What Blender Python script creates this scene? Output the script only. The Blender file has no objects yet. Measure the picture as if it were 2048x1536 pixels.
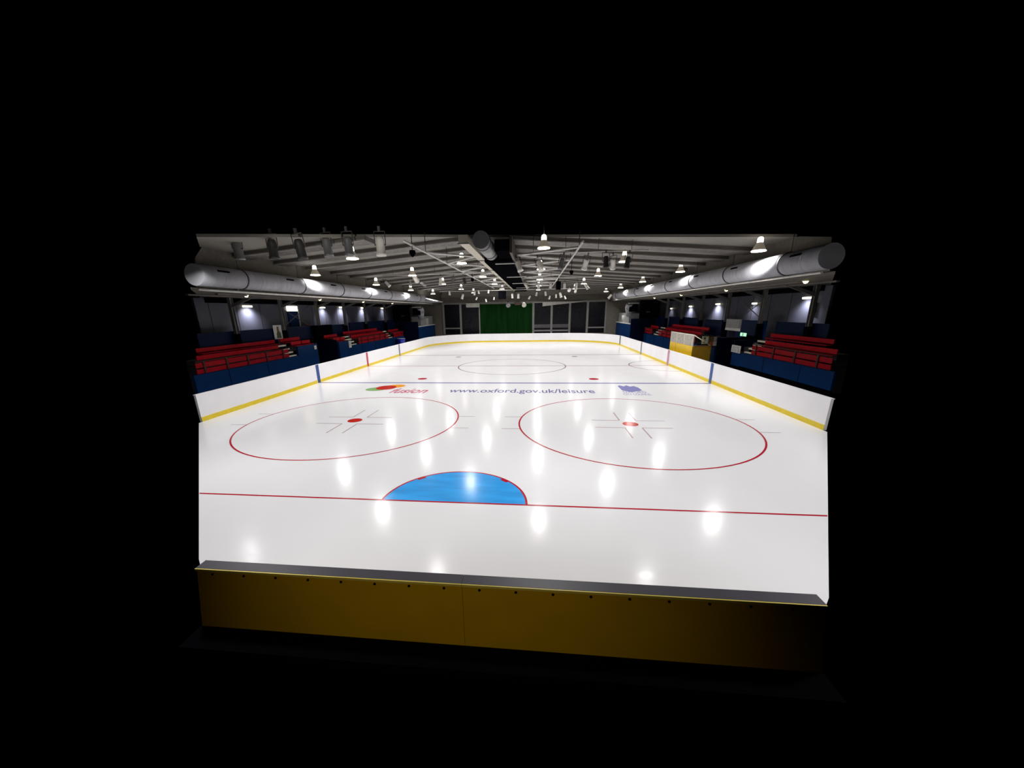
import bpy, bmesh, math, random
from mathutils import Vector, Matrix, Quaternion
random.seed(7)
SC = bpy.context.scene
COL = SC.collection
PI = math.pi

# ------------------------------------------------------------------ camera
CAM = Vector((1.95730388, -7.95630165, 4.47863956))
YAW, PIT, ROL, FPX, PPX, PPY = -0.10655234, -0.29096474, -0.01757571, 738.917, 992.63, 843.38
_f = Vector((math.sin(YAW)*math.cos(PIT), math.cos(YAW)*math.cos(PIT), math.sin(PIT)))
_r = Vector((math.cos(YAW), -math.sin(YAW), 0))
_u = _r.cross(_f)
CR = _r*math.cos(ROL) + _u*math.sin(ROL)
CU = -_r*math.sin(ROL) + _u*math.cos(ROL)

def at(px, py, ax, v):
    """point of the world seen at a photo pixel, on the plane axis = v (used to measure the photo)"""
    d = _f + CR*((px-PPX)/FPX) - CU*((py-PPY)/FPX)
    i = 'xyz'.index(ax)
    return CAM + d*((v-CAM[i])/d[i])

cam = bpy.data.cameras.new('camera')
cam.sensor_width = 36; cam.lens = FPX/2048*36
cam.shift_x = (1024-PPX)/2048; cam.shift_y = (PPY-768)/2048
cam.clip_end = 500
co = bpy.data.objects.new('camera', cam); COL.objects.link(co)
co.matrix_world = Matrix.Translation(CAM) @ Matrix((CR, CU, -_f)).transposed().to_4x4()
SC.camera = co

# ------------------------------------------------------------------ render look
w = bpy.data.worlds.new('world'); SC.world = w; w.use_nodes = True
w.node_tree.nodes['Background'].inputs[0].default_value = (0, 0, 0, 1)
w.node_tree.nodes['Background'].inputs[1].default_value = 0
SC.view_settings.view_transform = 'Standard'
SC.view_settings.look = 'None'
SC.view_settings.exposure = 0
SC.cycles.use_denoising = True
SC.cycles.max_bounces = 6
SC.cycles.diffuse_bounces = 4
SC.cycles.sample_clamp_indirect = 6

# ------------------------------------------------------------------ materials
def lin(h):
    h = h.lstrip('#'); o = []
    for i in (0, 2, 4):
        c = int(h[i:i+2], 16)/255
        o.append(c/12.92 if c <= .04045 else ((c+.055)/1.055)**2.4)
    return o
MATS = {}
def mat(name, col, rough=.5, metal=0., emit=0., ecol=None, var=.12, scale=3., bump=0., spec=.5, alpha=1., ior=None, stretch=None):
    if name in MATS: return MATS[name]
    m = bpy.data.materials.new(name); m.use_nodes = True
    nt = m.node_tree; b = nt.nodes['Principled BSDF']
    c = lin(col) if isinstance(col, str) else list(col)
    tc = nt.nodes.new('ShaderNodeTexCoord'); n = nt.nodes.new('ShaderNodeTexNoise')
    mp = nt.nodes.new('ShaderNodeMapping')
    if stretch: mp.inputs['Scale'].default_value = stretch
    nt.links.new(tc.outputs['Object'], mp.inputs['Vector'])
    nt.links.new(mp.outputs['Vector'], n.inputs['Vector'])
    n.inputs['Scale'].default_value = scale; n.inputs['Detail'].default_value = 3
    r = nt.nodes.new('ShaderNodeValToRGB')
    r.color_ramp.elements[0].position = .3; r.color_ramp.elements[1].position = .7
    r.color_ramp.elements[0].color = [max(0, x*(1-var)) for x in c]+[1]
    r.color_ramp.elements[1].color = [min(1, x*(1+var)) for x in c]+[1]
    nt.links.new(n.outputs['Fac'], r.inputs['Fac'])
    nt.links.new(r.outputs['Color'], b.inputs['Base Color'])
    b.inputs['Roughness'].default_value = rough; b.inputs['Metallic'].default_value = metal
    b.inputs['Specular IOR Level'].default_value = spec
    if ior: b.inputs['IOR'].default_value = ior
    if alpha < 1: b.inputs['Alpha'].default_value = alpha
    if emit:
        b.inputs['Emission Color'].default_value = (lin(ecol) if ecol else c)+[1]
        b.inputs['Emission Strength'].default_value = emit
    if bump:
        bp = nt.nodes.new('ShaderNodeBump'); bp.inputs['Strength'].default_value = bump
        bp.inputs['Distance'].default_value = .02
        nt.links.new(n.outputs['Fac'], bp.inputs['Height']); nt.links.new(bp.outputs['Normal'], b.inputs['Normal'])
    MATS[name] = m
    return m

def ice_mat(name, col, var=.02):
    return mat(name, col, rough=ICE_R, var=var, scale=.5, spec=.13, stretch=(1, .35, 1), bump=0.)
ICE_R = .17
def ice_sheet_mat():
    m = ice_mat('ice', (.83, .825, .84))
    nt = m.node_tree; b = nt.nodes['Principled BSDF']
    tc = nt.nodes.new('ShaderNodeTexCoord'); mp = nt.nodes.new('ShaderNodeMapping')
    mp.inputs['Scale'].default_value = (.35, 2.2, 1); mp.inputs['Rotation'].default_value[2] = .1
    n = nt.nodes.new('ShaderNodeTexNoise'); n.inputs['Scale'].default_value = 2.; n.inputs['Detail'].default_value = 6
    mr = nt.nodes.new('ShaderNodeMapRange'); mr.inputs[1].default_value = .3; mr.inputs[2].default_value = .7
    mr.inputs[3].default_value = .13; mr.inputs[4].default_value = .20
    nt.links.new(tc.outputs['Object'], mp.inputs[0]); nt.links.new(mp.outputs[0], n.inputs['Vector'])
    nt.links.new(n.outputs['Fac'], mr.inputs[0]); nt.links.new(mr.outputs[0], b.inputs['Roughness'])
    return m
def crease_mat():
    return mat('crease_blue', '#3AA3F2', rough=ICE_R, var=.2, scale=1.3, spec=.13, stretch=(.5, 2.2, 1))

M = dict(
    ice=ice_sheet_mat(), crease=crease_mat(),
    ice_red=ice_mat('ice_red_paint', '#B41830'), ice_blue=ice_mat('ice_blue_paint', '#7F7DB0'),
    ice_grey=ice_mat('ice_faded_line', '#A08C90'), ice_pale=ice_mat('ice_pale_line', '#B79A9E'),
    ice_green=ice_mat('ice_green_paint', '#7FAE62'), ice_orange=ice_mat('ice_orange_paint', '#F0A030'),
    ice_lred=ice_mat('ice_logo_red', '#C02418'), ice_text=ice_mat('ice_text_blue', '#7A7AA6'),
    ice_rtext=ice_mat('ice_text_red', '#CC7088'), ice_lblue=ice_mat('ice_logo_blue', '#8486BC'),
    board=mat('dasher_white', (.93, .92, .95), rough=.35, var=.03, scale=.8),
    kick=mat('kick_yellow', '#E8CC20', rough=.4, var=.06),
    grey_cap=mat('cap_grey', '#3C3942', rough=.45, var=.06),
    near_yellow=mat('barrier_yellow', '#D3A400', rough=.55, var=.06, scale=1.2),
    lip=mat('lip_yellow', '#E5CF60', rough=.4),
    black=mat('black', (.003, .003, .004), rough=1, spec=0),
    dark=mat('dark_floor', (.004, .004, .0042), rough=1, scale=6, var=.5, spec=.02),
    navy=mat('navy_paint_shade', (.001, .004, .028), rough=.5, var=.15, spec=.12),
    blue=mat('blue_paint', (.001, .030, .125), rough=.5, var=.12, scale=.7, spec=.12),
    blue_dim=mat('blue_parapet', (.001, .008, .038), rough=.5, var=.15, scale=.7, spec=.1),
    blue_bright=mat('bright_blue', (.002, .02, .45), rough=.4),
    red=mat('red_bench', (.40, .002, .010), rough=.5, var=.12, spec=.12),
    red_dark=mat('red_panel', (.34, .002, .010), rough=.5, var=.15, spec=.12),
    maroon=mat('maroon_post', (.05, .003, .003), rough=.6),
    nosing=mat('pale_nosing', (.75, .72, .60), rough=.6),
    deckgrey=mat('tier_deck', (.05, .052, .06), rough=.7),
    roof=mat('roof_deck', (.205, .19, .165), rough=.7, var=.1, scale=.4),
    rib=mat('roof_rib', (.105, .096, .085), rough=.65, var=.2, scale=.8),
    ribdot=mat('rib_hole', (.19, .185, .175), rough=.6),
    riblip=mat('rib_lip', (.28, .26, .23), rough=.6),
    steel=mat('galvanised', (.40, .40, .43), rough=.6, metal=.2, var=.12, scale=1.5, stretch=(1, 3, 1)),
    steel_dk=mat('dark_steel', (.05, .047, .043), rough=.55, metal=.2),
    column=mat('column_grey', (.14, .135, .125), rough=.6, var=.2),
    strap=mat('black_strap', (.012, .012, .012), rough=.6),
    rail=mat('rail_silver', (.80, .77, .70), rough=.4),
    cream=mat('cream_steel', (.47, .43, .33), rough=.55, var=.08),
    pale=mat('pale_rod', (.62, .60, .56), rough=.5),
    soffit=mat('soffit_brown', (.11, .10, .08), rough=.7, var=.2),
    panel=mat('panel_slate', (.085, .09, .125), rough=.35, var=.15, scale=.5),
    beige=mat('wall_beige', (.20, .18, .15), rough=.8, var=.1),
    dimwall=mat('wall_dim', (.09, .085, .08), rough=.8),
    glass=mat('dark_glass', (.006, .006, .010), spec=.3, rough=.25, var=.3),
    frame=mat('mullion', (.30, .29, .27), rough=.5),
    greybar=mat('low_panel', (.12, .115, .12), rough=.5),
    green=mat('green_drape', (.008, .040, .009), rough=1, spec=0, var=.25, scale=2.0, stretch=(1, 1, .12)),
    white=mat('white_box', (.55, .53, .48), rough=.6),
    white2=mat('white_sheet', (.72, .72, .70), rough=.5),
    lampglow=mat('lamp_rim', (1, .95, .87), emit=9, ecol='#FFF4E0'),
    neckglow=mat('lamp_neck', (.9, .88, .82), emit=5, ecol='#FFF6E6', rough=.3),
    bell=mat('lamp_bell', (.33, .31, .27), emit=.12, ecol='#FFEBCB', rough=.4),
    can_white=mat('can_white', (.85, .82, .75), rough=.4),
    can_grey=mat('can_grey', (.20, .20, .20), rough=.4, metal=.3),
    can_dark=mat('can_dark', (.045, .045, .043), rough=.5),
    lens=mat('lens', (.30, .34, .33), rough=.15),
    wglow=mat('batten_glow', (1, .97, .85), emit=4.0, ecol='#FFF4D0'),
    dglow=mat('downlight_glow', (1, .9, .6), emit=6.0, ecol='#FFE9A8'),
    exitg=mat('exit_green', (.1, .7, .3), emit=1.0, ecol='#BFF5D0'),
    yellow=mat('box_yellow', (.85, .56, .015), rough=.4, var=.05),
    yellow_shade=mat('box_yellow_shade', (.34, .19, .008), rough=.5, var=.12),  # box yellow darkened; the shade on its near end panel is painted in
    perspex=mat('scratched_screen', (.48, .45, .41), rough=.35, alpha=.78, var=.25, scale=5),
    wood=mat('wood_brown', (.20, .10, .045), rough=.6, var=.3),
    notice=mat('notice_cream', (.62, .60, .30), rough=.6),
    orange=mat('notice_orange', (.55, .12, .03), rough=.6),
    lilac=mat('lilac_sign', (.52, .50, .60), rough=.5),
    greenbrown=mat('poster_olive', (.06, .085, .03), rough=.6),
    pink=mat('brace_red', (.35, .05, .05), rough=.5),
    grey=mat('plain_grey', (.30, .30, .30), rough=.5),
)

# ------------------------------------------------------------------ geometry helpers
class MB:
    def __init__(s): s.bm = bmesh.new()
    def box(s, x0, x1, y0, y1, z0, z1):
        vs = [s.bm.verts.new((x, y, z)) for z in (z0, z1) for x, y in ((x0, y0), (x1, y0), (x1, y1), (x0, y1))]
        for f in ((3, 2, 1, 0), (4, 5, 6, 7), (0, 1, 5, 4), (1, 2, 6, 5), (2, 3, 7, 6), (3, 0, 4, 7)):
            s.bm.faces.new([vs[i] for i in f])
        return s
    def prism(s, poly, d):
        """extrude a list of 3-D points by vector d"""
        d = Vector(d); a = [s.bm.verts.new(Vector(p)) for p in poly]; b = [s.bm.verts.new(Vector(p)+d) for p in poly]
        n = len(poly)
        s.bm.faces.new(a[::-1]); s.bm.faces.new(b)
        for i in range(n): s.bm.faces.new((a[i], a[(i+1) % n], b[(i+1) % n], b[i]))
        return s
    def poly(s, pts):
        s.bm.faces.new([s.bm.verts.new(Vector(p)) for p in pts]); return s
    def tube(s, a, b, r0, r1=None, n=14, cap=True):
        a, b = Vector(a), Vector(b); r1 = r0 if r1 is None else r1
        q = (b-a).to_track_quat('Z', 'Y')
        A, B = [], []
        for i in range(n):
            t = 2*PI*i/n; v = Vector((math.cos(t), math.sin(t), 0))
            A.append(s.bm.verts.new(a+q @ (v*r0))); B.append(s.bm.verts.new(b+q @ (v*r1)))
        for i in range(n): 
            f = s.bm.faces.new((A[i], A[(i+1) % n], B[(i+1) % n], B[i])); f.smooth = True
        if cap: s.bm.faces.new(A[::-1]); s.bm.faces.new(B)
        return s
    def lathe(s, prof, n=24, o=(0, 0, 0)):
        o = Vector(o); rings = []
        for r, z in prof:
            rings.append([s.bm.verts.new(o+Vector((r*math.cos(2*PI*i/n), r*math.sin(2*PI*i/n), z))) for i in range(n)])
        for A, B in zip(rings, rings[1:]):
            for i in range(n):
                f = s.bm.faces.new((A[i], A[(i+1) % n], B[(i+1) % n], B[i])); f.smooth = True
        return s
    def strip(s, path, z0, z1, t, side=1):
        """vertical wall of thickness t along a plan path"""
        n = len(path); P = [Vector((p[0], p[1])) for p in path]; off = []
        for i in range(n):
            a = P[max(i-1, 0)]; b = P[min(i+1, n-1)]; d = (b-a).normalized(); off.append(P[i]+Vector((d.y, -d.x))*t*side)
        v = [[s.bm.verts.new((q[i].x, q[i].y, z)) for i in range(n)] for q, z in ((P, z0), (P, z1), (off, z1), (off, z0))]
        for k in range(4):
            A, B = v[k], v[(k+1) % 4]
            for i in range(n-1): s.bm.faces.new((A[i], A[i+1], B[i+1], B[i]))
        s.bm.faces.new([v[k][0] for k in range(4)]); s.bm.faces.new([v[k][-1] for k in range(4)])
        return s
    def build(s, name, m, parent=None, bevel=0.):
        bmesh.ops.recalc_face_normals(s.bm, faces=s.bm.faces)
        me = bpy.data.meshes.new(name); s.bm.to_mesh(me); s.bm.free()
        me.materials.append(M[m] if isinstance(m, str) else m)
        o = bpy.data.objects.new(name, me); COL.objects.link(o)
        if parent is not None:
            o.parent = parent
            o.matrix_parent_inverse = Matrix.Translation(parent.location).inverted() if (parent.location.length and parent.type == 'EMPTY' and not parent.get('loc_local')) else Matrix()
        if bevel:
            bv = o.modifiers.new('bevel', 'BEVEL'); bv.width = bevel; bv.segments = 2; bv.limit_method = 'ANGLE'
        return o
def empty(name, loc=(0, 0, 0), local=False):
    o = bpy.data.objects.new(name, None); COL.objects.link(o); o.location = loc
    o.empty_display_size = .1
    if local: o['loc_local'] = 1
    return o
def tag(o, label, cat, group=None):
    o['label'] = label; o['category'] = cat
    if group: o['group'] = group
    return o
def structure(o, label=None):
    o['kind'] = 'structure'
    if label: o['label'] = label
    return o
def dup(root, loc=None):
    def rec(o, p):
        c = o.copy(); COL.objects.link(c)
        if p is not None: c.parent = p; c.matrix_parent_inverse = o.matrix_parent_inverse.copy()
        for ch in o.children: rec(ch, c)
        return c
    r = rec(root, None)
    if loc is not None: r.location = loc
    return r
def light(name, kind, loc, energy, color, parent=None, **k):
    l = bpy.data.lights.new(name, kind); l.energy = energy; l.color = color
    for a, b in k.items(): setattr(l, a, b)
    o = bpy.data.objects.new(name, l); COL.objects.link(o); o.location = loc
    if parent is not None: o.parent = parent
    return o

# ================================================================== ice rink
HW_L, HW_R, Y0, YE, RC = -12.65, 12.72, -4.0, 48.67, 7.6
YB1, YC, YB2 = 15.64, 23.40, 31.38
def arc(cx, cy, r, a0, a1, n): return [(cx+r*math.cos(a0+(a1-a0)*i/n), cy+r*math.sin(a0+(a1-a0)*i/n)) for i in range(n+1)]
cornR = arc(HW_R-RC, YE-RC, RC, 0, PI/2, 20)
cornL = arc(HW_L+RC, YE-RC, RC, PI/2, PI, 20)
outline = [(-2.72, -4.02), (5.36, -4.02), (6.68, -2.6), (12.72, 6.16)] + cornR + cornL + [(-12.65, 6.12), (-4.43, -2.52)]
ice = MB().prism([(x, y, -.06) for x, y in outline], (0, 0, .06)).build('floor', 'ice')
structure(ice, 'glossy white ice sheet with painted hockey markings')
ZM = [.002]
def decal(name, pts, m):
    ZM[0] += .00012
    return MB().poly([(x, y, ZM[0]) for x, y in pts]).build(name, m, ice)
def rect(x0, x1, y0, y1): return [(x0, y0), (x1, y0), (x1, y1), (x0, y1)]
def ring(name, cx, cy, r, wd, m, a0=0, a1=2*PI, n=96):
    ZM[0] += .00012; mb = MB(); A = arc(cx, cy, r-wd/2, a0, a1, n); B = arc(cx, cy, r+wd/2, a0, a1, n)
    for i in range(n): mb.poly([(*A[i], ZM[0]), (*B[i], ZM[0]), (*B[i+1], ZM[0]), (*A[i+1], ZM[0])])
    return mb.build(name, m, ice)
decal('goal_crease', arc(0, 0, 1.8, 0, PI, 48), 'crease')
ring('crease_outline', 0, 0, 1.8, .055, 'ice_red', 0, PI)
mb = MB()
for a in (math.radians(48), math.radians(132)):
    c = Vector((1.74*math.cos(a), 1.74*math.sin(a))); t = Vector((-math.sin(a), math.cos(a)))*.12; n = Vector((math.cos(a), math.sin(a)))*.05
    mb.poly([(*(c-t-n), .0035), (*(c+t-n), .0035), (*(c+t+n), .0035), (*(c-t+n), .0035)])
mb.build('crease_tick', 'ice_red', ice)
decal('goal_line', [(-6.78, -.03), (8.44, -.03), (8.48, .03), (-6.84, .03)], 'ice_red')
decal('blue_line', rect(HW_L, HW_R, YB1-.14, YB1+.14), 'ice_blue')
decal('centre_line', rect(HW_L, HW_R, YC-.10, YC+.10), 'ice_pale')
decal('blue_line', rect(HW_L, HW_R, YB2-.13, YB2+.13), 'ice_grey')
ring('centre_circle', 0, YC, 4.5, .10, 'ice_grey')
ring('referee_crease', HW_R, YC, 3.0, .10, 'ice_grey', PI/2, 3*PI/2, 48)
for sx in (-1, 1):
    decal('neutral_spot', arc(sx*5.9, YB1+1.5, .33, 0, 2*PI, 24)[:-1], 'ice_red')
    decal('neutral_spot', arc(sx*5.9, YB2-1.5, .30, 0, 2*PI, 24)[:-1], 'ice_grey')
    cx, cy = sx*5.84, 6.825
    ring('face_off_circle', cx, cy, 4.5, .062, 'ice_red')
    decal('face_off_spot', arc(cx, cy, .31, 0, 2*PI, 28)[:-1], 'ice_lred')
    mb = MB(); z = .0036
    for qx in (-1, 1):
        for qy in (-1, 1):
            x1, y1 = cx+qx*.33, cy+qy*.50
            mb.poly([(x1, y1-.022, z), (x1+qx*1.15, y1-.022, z), (x1+qx*1.15, y1+.022, z), (x1, y1+.022, z)])
            mb.poly([(x1-.022, y1, z), (x1+.022, y1, z), (x1+.022, y1+qy*1.25, z), (x1-.022, y1+qy*1.25, z)])
    mb.build('face_off_mark', 'ice_pale', ice)
    mb = MB()
    for qx in (-1, 1):
        for qy in (-1, 1):
            x1 = cx+qx*4.42; y1 = cy+qy*.85
            mb.poly([(x1, y1-.02, z), (x1+qx*.75, y1-.02, z), (x1+qx*.75, y1+.02, z), (x1, y1+.02, z)])
    mb.build('circle_hash_mark', 'ice_pale', ice)

def text_mesh(name, body, x0, x1, y0, y1, m, parent, shear=0., plane='z', h=.0036, bold=0.):
    cu = bpy.data.curves.new(name, 'FONT'); cu.body = body; cu.shear = shear; cu.offset = bold
    t = bpy.data.objects.new('tmp', cu); COL.objects.link(t)
    me = bpy.data.meshes.new_from_object(t.evaluated_get(bpy.context.evaluated_depsgraph_get()))
    bpy.data.objects.remove(t); bpy.data.curves.remove(cu)
    xs = [v.co.x for v in me.vertices]; ys = [v.co.y for v in me.vertices]
    a, b, c, d = min(xs), max(xs), min(ys), max(ys)
    for v in me.vertices:
        X = x0+(v.co.x-a)/(b-a)*(x1-x0); Y = y0+(v.co.y-c)/(d-c)*(y1-y0)
        v.co = (X, Y, h) if plane == 'z' else (h, X, Y) if plane == 'x' else (X, h, Y)
    me.materials.clear(); me.materials.append(M[m])
    o = bpy.data.objects.new(name, me); COL.objects.link(o); o.parent = parent
    return o
text_mesh('website_lettering', 'www.oxford.gov.uk/leisure', -3.05, 5.35, 12.35, 13.75, 'ice_text', ice, bold=.012)
text_mesh('sponsor_lettering', 'fusion', -6.55, -4.35, 12.45, 13.75, 'ice_rtext', ice, shear=.25, bold=.02)
def ellipse(cx, cy, a, b, rot=0, n=32):
    return [(cx+a*math.cos(t)*math.cos(rot)-b*math.sin(t)*math.sin(rot), cy+a*math.cos(t)*math.sin(rot)+b*math.sin(t)*math.cos(rot)) for t in [2*PI*i/n for i in range(n)]]
decal('sponsor_swirl', ellipse(-7.72, 13.55, .66, .55, .3), 'ice_green')
decal('sponsor_swirl', ellipse(-6.85, 14.45, .62, .52, .3), 'ice_orange')
decal('sponsor_swirl', ellipse(-7.28, 14.0, .62, .66, .2), 'ice_lred')
decal('council_emblem', [(6.95, 13.45), (7.35, 13.0), (8.05, 13.45), (8.05, 14.3), (7.9, 14.75), (7.65, 14.55), (7.5, 14.95), (7.3, 14.6), (7.1, 14.95), (6.95, 14.7)], 'ice_lblue')
text_mesh('council_lettering', 'OXFORD', 6.9, 8.15, 12.8, 13.3, 'ice_lblue', ice)
text_mesh('council_lettering', 'CITY COUNCIL', 6.8, 8.25, 12.2, 12.65, 'ice_lblue', ice)

# ------------------------------------------------------------------ dasher boards
HB = 1.2
def dasher(label, path, side, joint=True):
    root = empty('dasher_board'); tag(root, label, 'rink board', 'white rink boards')
    MB().strip(path, 0, HB-.02, .10, side).build('board_panel', 'board', root)
    MB().strip(path, HB-.02, HB+.015, .13, side).build('top_edge', 'board', root)
    # yellow kick plate proud of the panel on the ice side
    n = len(path); inner = []
    for i in range(n):
        a = Vector(path[max(i-1, 0)]); b = Vector(path[min(i+1, n-1)]); d = (b-a).normalized(); inner.append(tuple(Vector(path[i])-Vector((d.y, -d.x))*.014*side))
    MB().strip(inner, 0.0, .2, .012, side).build('kick_plate', 'kick', root)
    return root
def stripe(root, x, y, m, wd=.14):
    s = 1 if x < 0 else -1
    MB().box(x+s*.002 if s > 0 else x-.018, x+.018 if s > 0 else x-.002, y-wd, y+wd, .005, HB+.018).build('line_stripe', m, root)
mat('stripe_blue', '#1C4A92', rough=.4); mat('stripe_red', '#C23348', rough=.4); mat('stripe_greyblue', '#76788C', rough=.4); mat('stripe_pink', '#C58A9E', rough=.4)
for k in ('stripe_blue', 'stripe_red', 'stripe_greyblue', 'stripe_pink'): M[k] = MATS[k]
XL, XR = HW_L, HW_R
def line(x, y0, y1): return [(x, y0), (x, y1)]
b1 = dasher('left rink board in front of the nearest red benches, up to the blue stripe', line(XL, 6.3, YB1), -1)
b2 = dasher('left rink board between its bold blue stripe and its red stripe', line(XL, YB1, YC), -1)
b3 = dasher('left rink board between its red stripe and the farther blue stripe', line(XL, YC, YB2), -1)
b4 = dasher('left rink board from farther blue stripe to the start of the far corner', line(XL, YB2, YE-RC), -1)
dasher('curved white board of the far left rink corner, beside the blue box', cornL, 1)
dasher('white end board under the green curtain across the far end', [(HW_R-RC, YE), (HW_L+RC, YE)], 1)
dasher('curved white board of the far right rink corner, before the blue box', cornR, 1)
c4 = dasher('right rink board from far corner to the thin grey-blue stripe', line(XR, YB2, YE-RC), 1)
c3 = dasher('right rink board between grey-blue stripe and pink centre stripe', line(XR, YC, YB2), 1)
c2 = dasher('right rink board in front of the yellow penalty box', line(XR, YB1, YC), 1)
c1 = dasher('right rink board nearest the camera, below the big red benches', line(XR, 6.35, YB1), 1)
stripe(b1, XL, YB1-.05, 'stripe_blue', .16); stripe(b2, XL, YC-.1, 'stripe_red', .14); stripe(b3, XL, YB2-.1, 'stripe_greyblue', .16)
stripe(c2, XR, YB1+.16, 'stripe_blue', .16); stripe(c3, XR, YC+.12, 'stripe_pink', .2); stripe(c4, XR, YB2+.18, 'stripe_greyblue', .18)
MB().box(XR-.03, XR-.004, 41.2, 41.9, .1, HB+.02).build('gate_gap', 'greybar', c4)

# near end barrier seen from behind
for x0, x1, lb in ((-2.60, 1.073, 'yellow barrier panel in the left foreground with a row of screws'),
                   (1.077, 5.31, 'yellow barrier panel in the right foreground fading into shadow')):
    root = empty('barrier_panel'); tag(root, lb, 'barrier', 'foreground rink barrier')
    e0, e1 = (.22, 0) if x0 < 0 else (0, .22)
    MB().prism([(x0-e0, -4.14, 0), (x1+e1, -4.14, 0), (x1, -4.14, 1.17), (x0, -4.14, 1.17)], (0, .12, 0)).build('panel_face', 'near_yellow', root)
    MB().box(x0, x1, -4.155, -3.99, 1.17, 1.2).build('top_cap', 'grey_cap', root)
    MB().box(x0, x1, -4.172, -4.155, 1.165, 1.197).build('cap_lip', 'lip', root)
    x = x0+.22
    while x < x1-.1:
        MB().tube((x, -4.139, 1.105), (x, -4.152, 1.105), .017, n=8).build('screw', 'black', root); x += .46
structure(MB().box(-2.8, 5.5, -4.5, -4.145, .06, .19).build('floor_front', 'black'), 'dark rubber floor in front of the yellow barrier')

# ================================================================== hall shell
RIDX = -.9
def zr(x): return 8.5-.08*abs(x-RIDX)
YF = 54.0
XWL, XWR = -13.3, 13.3
def near(x):      # where the modelled roof begins
    if x < -12: return 7.5+(-12-x)*1.15
    if x < RIDX: return 7.5+(x+12)*.666
    return 14.89-(x-RIDX)*.2655
roofL = [(x, near(x)) for x in (XWL, -12, RIDX)]; roofR = [(x, near(x)) for x in (RIDX, XWR)]
ceil = MB()
ceil.prism([(x, y, zr(x)) for x, y in roofL]+[(RIDX, YF, zr(RIDX)), (XWL, YF, zr(XWL))], (0, 0, .12))
ceil.prism([(x, y, zr(x)) for x, y in roofR]+[(XWR, YF, zr(XWR)), (RIDX, YF, zr(RIDX))], (0, 0, .12))
ceiling = structure(ceil.build('ceiling', 'roof'), 'shallow pitched ribbed roof over the ice')
def clipx(y, xa, xb):
    n = 60; xs = [xa+(xb-xa)*i/n for i in range(n+1)]; ok = [x for x in xs if near(x) <= y]
    return (min(ok), max(ok)) if len(ok) > 1 else None
k = 0; y = 5.2
while y < YF-.5:
    for xa, xb in ((XWL, RIDX), (RIDX, XWR)):
        c = clipx(y, xa, xb)
        if not c or c[1]-c[0] < 4: continue
        a, b = c
        mb = MB().prism([(a, y-.6, zr(a)), (b, y-.6, zr(b)), (b, y-.6, zr(b)-.2), (a, y-.6, zr(a)-.2)], (0, 1.2, 0))
        rb = mb.build('roof_rib', 'rib', ceiling)
        MB().prism([(a, y-.63, zr(a)-.17), (b, y-.63, zr(b)-.17), (b, y-.63, zr(b)-.23), (a, y-.63, zr(a)-.23)], (0, .07, 0)).build('rib_lip', 'riblip', rb)
        if y < 24:
            mb = MB(); x = a+.5
            while x < b-.4:
                z = zr(x)-.203
                mb.poly([(x-.09, y-.02, z), (x+.09, y-.02, z), (x+.09, y+.16, z), (x-.09, y+.16, z)]); x += .46
            mb.build('rib_hole', 'ribdot', rb)
    y += 3.12; k += 1

def wallobj(name, mb, m, label): return structure(mb.build(name, m), label)
# upper fascia above side aisles, dim
for s, nm in ((-1, 'left'), (1, 'right')):
    X = 13.3*s
    ya = 8.6 if s < 0 else 9.0
    mb = MB().prism([(X, ya-.3, 5.75), (X, YF, 5.75), (X, YF, zr(X)), (X, 9.1 if s < 0 else 11.0, zr(X)), (X, ya, 7.0)], (.1*s, 0, 0))
    wallobj('trim_'+('1' if s < 0 else '2'), mb, 'soffit', f'dark fascia above the {nm} duct')
    # soffit of the aisle
    pts = [(13.3*s, ya-.6), (18.9*s, 14.4 if s < 0 else 16.6), (20*s, 15.5 if s < 0 else 18), (20*s, YF), (13.3*s, YF)]
    so = structure(MB().prism([(x, y, 5.62) for x, y in pts], (0, 0, .1)).build('ceiling_'+nm, 'soffit'), f'low brown soffit over the {nm} stand')
    MB().box(min(18.3*s, 18.5*s), max(18.3*s, 18.5*s), 14.2 if s < 0 else 16.4, YF-.2, 5.28, 5.6).build('header_beam', 'black', so)
    for q in (14.5, 16.2): MB().box(min(q*s, (q+.18)*s), max(q*s, (q+.18)*s), 10.8 if s < 0 else 12.4, YF-.2, 5.53, 5.61).build('soffit_batten', 'rib', so)
    # slate wall of panels
    yb = 14.6 if s < 0 else 17.4
    wl = wallobj('wall_'+nm, MB().box(min(19.6*s, 19.75*s), max(19.6*s, 19.75*s), yb, YF, 0, 5.62), 'panel', f'slate-blue panelled back wall behind the {nm} stand')
    mb = MB(); yy = math.ceil(yb)+.6
    while yy < YF:
        mb.box(min(19.585*s, 19.6*s), max(19.585*s, 19.6*s), yy, yy+.05, 2.3, 5.5); yy += 2.35
    mb.build('panel_joint', 'steel_dk', wl)
    # floor of walkway and stand
    xi = HW_L-.12 if s < 0 else HW_R+.12
    pts = [(xi, 6.3), (20*s, 14.5 if s < 0 else 17.6), (20*s, YF), (xi, YF)]
    structure(MB().prism([(x, y, -.1) for x, y in pts], (0, 0, .09)).build('floor_'+nm, 'dark'), f'dark floor behind the {nm} boards')
structure(MB().box(-12.5, 12.5, YE+.15, YF, -.1, -.01).build('floor_back', 'dark'), 'dark floor behind the far end board')
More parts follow.
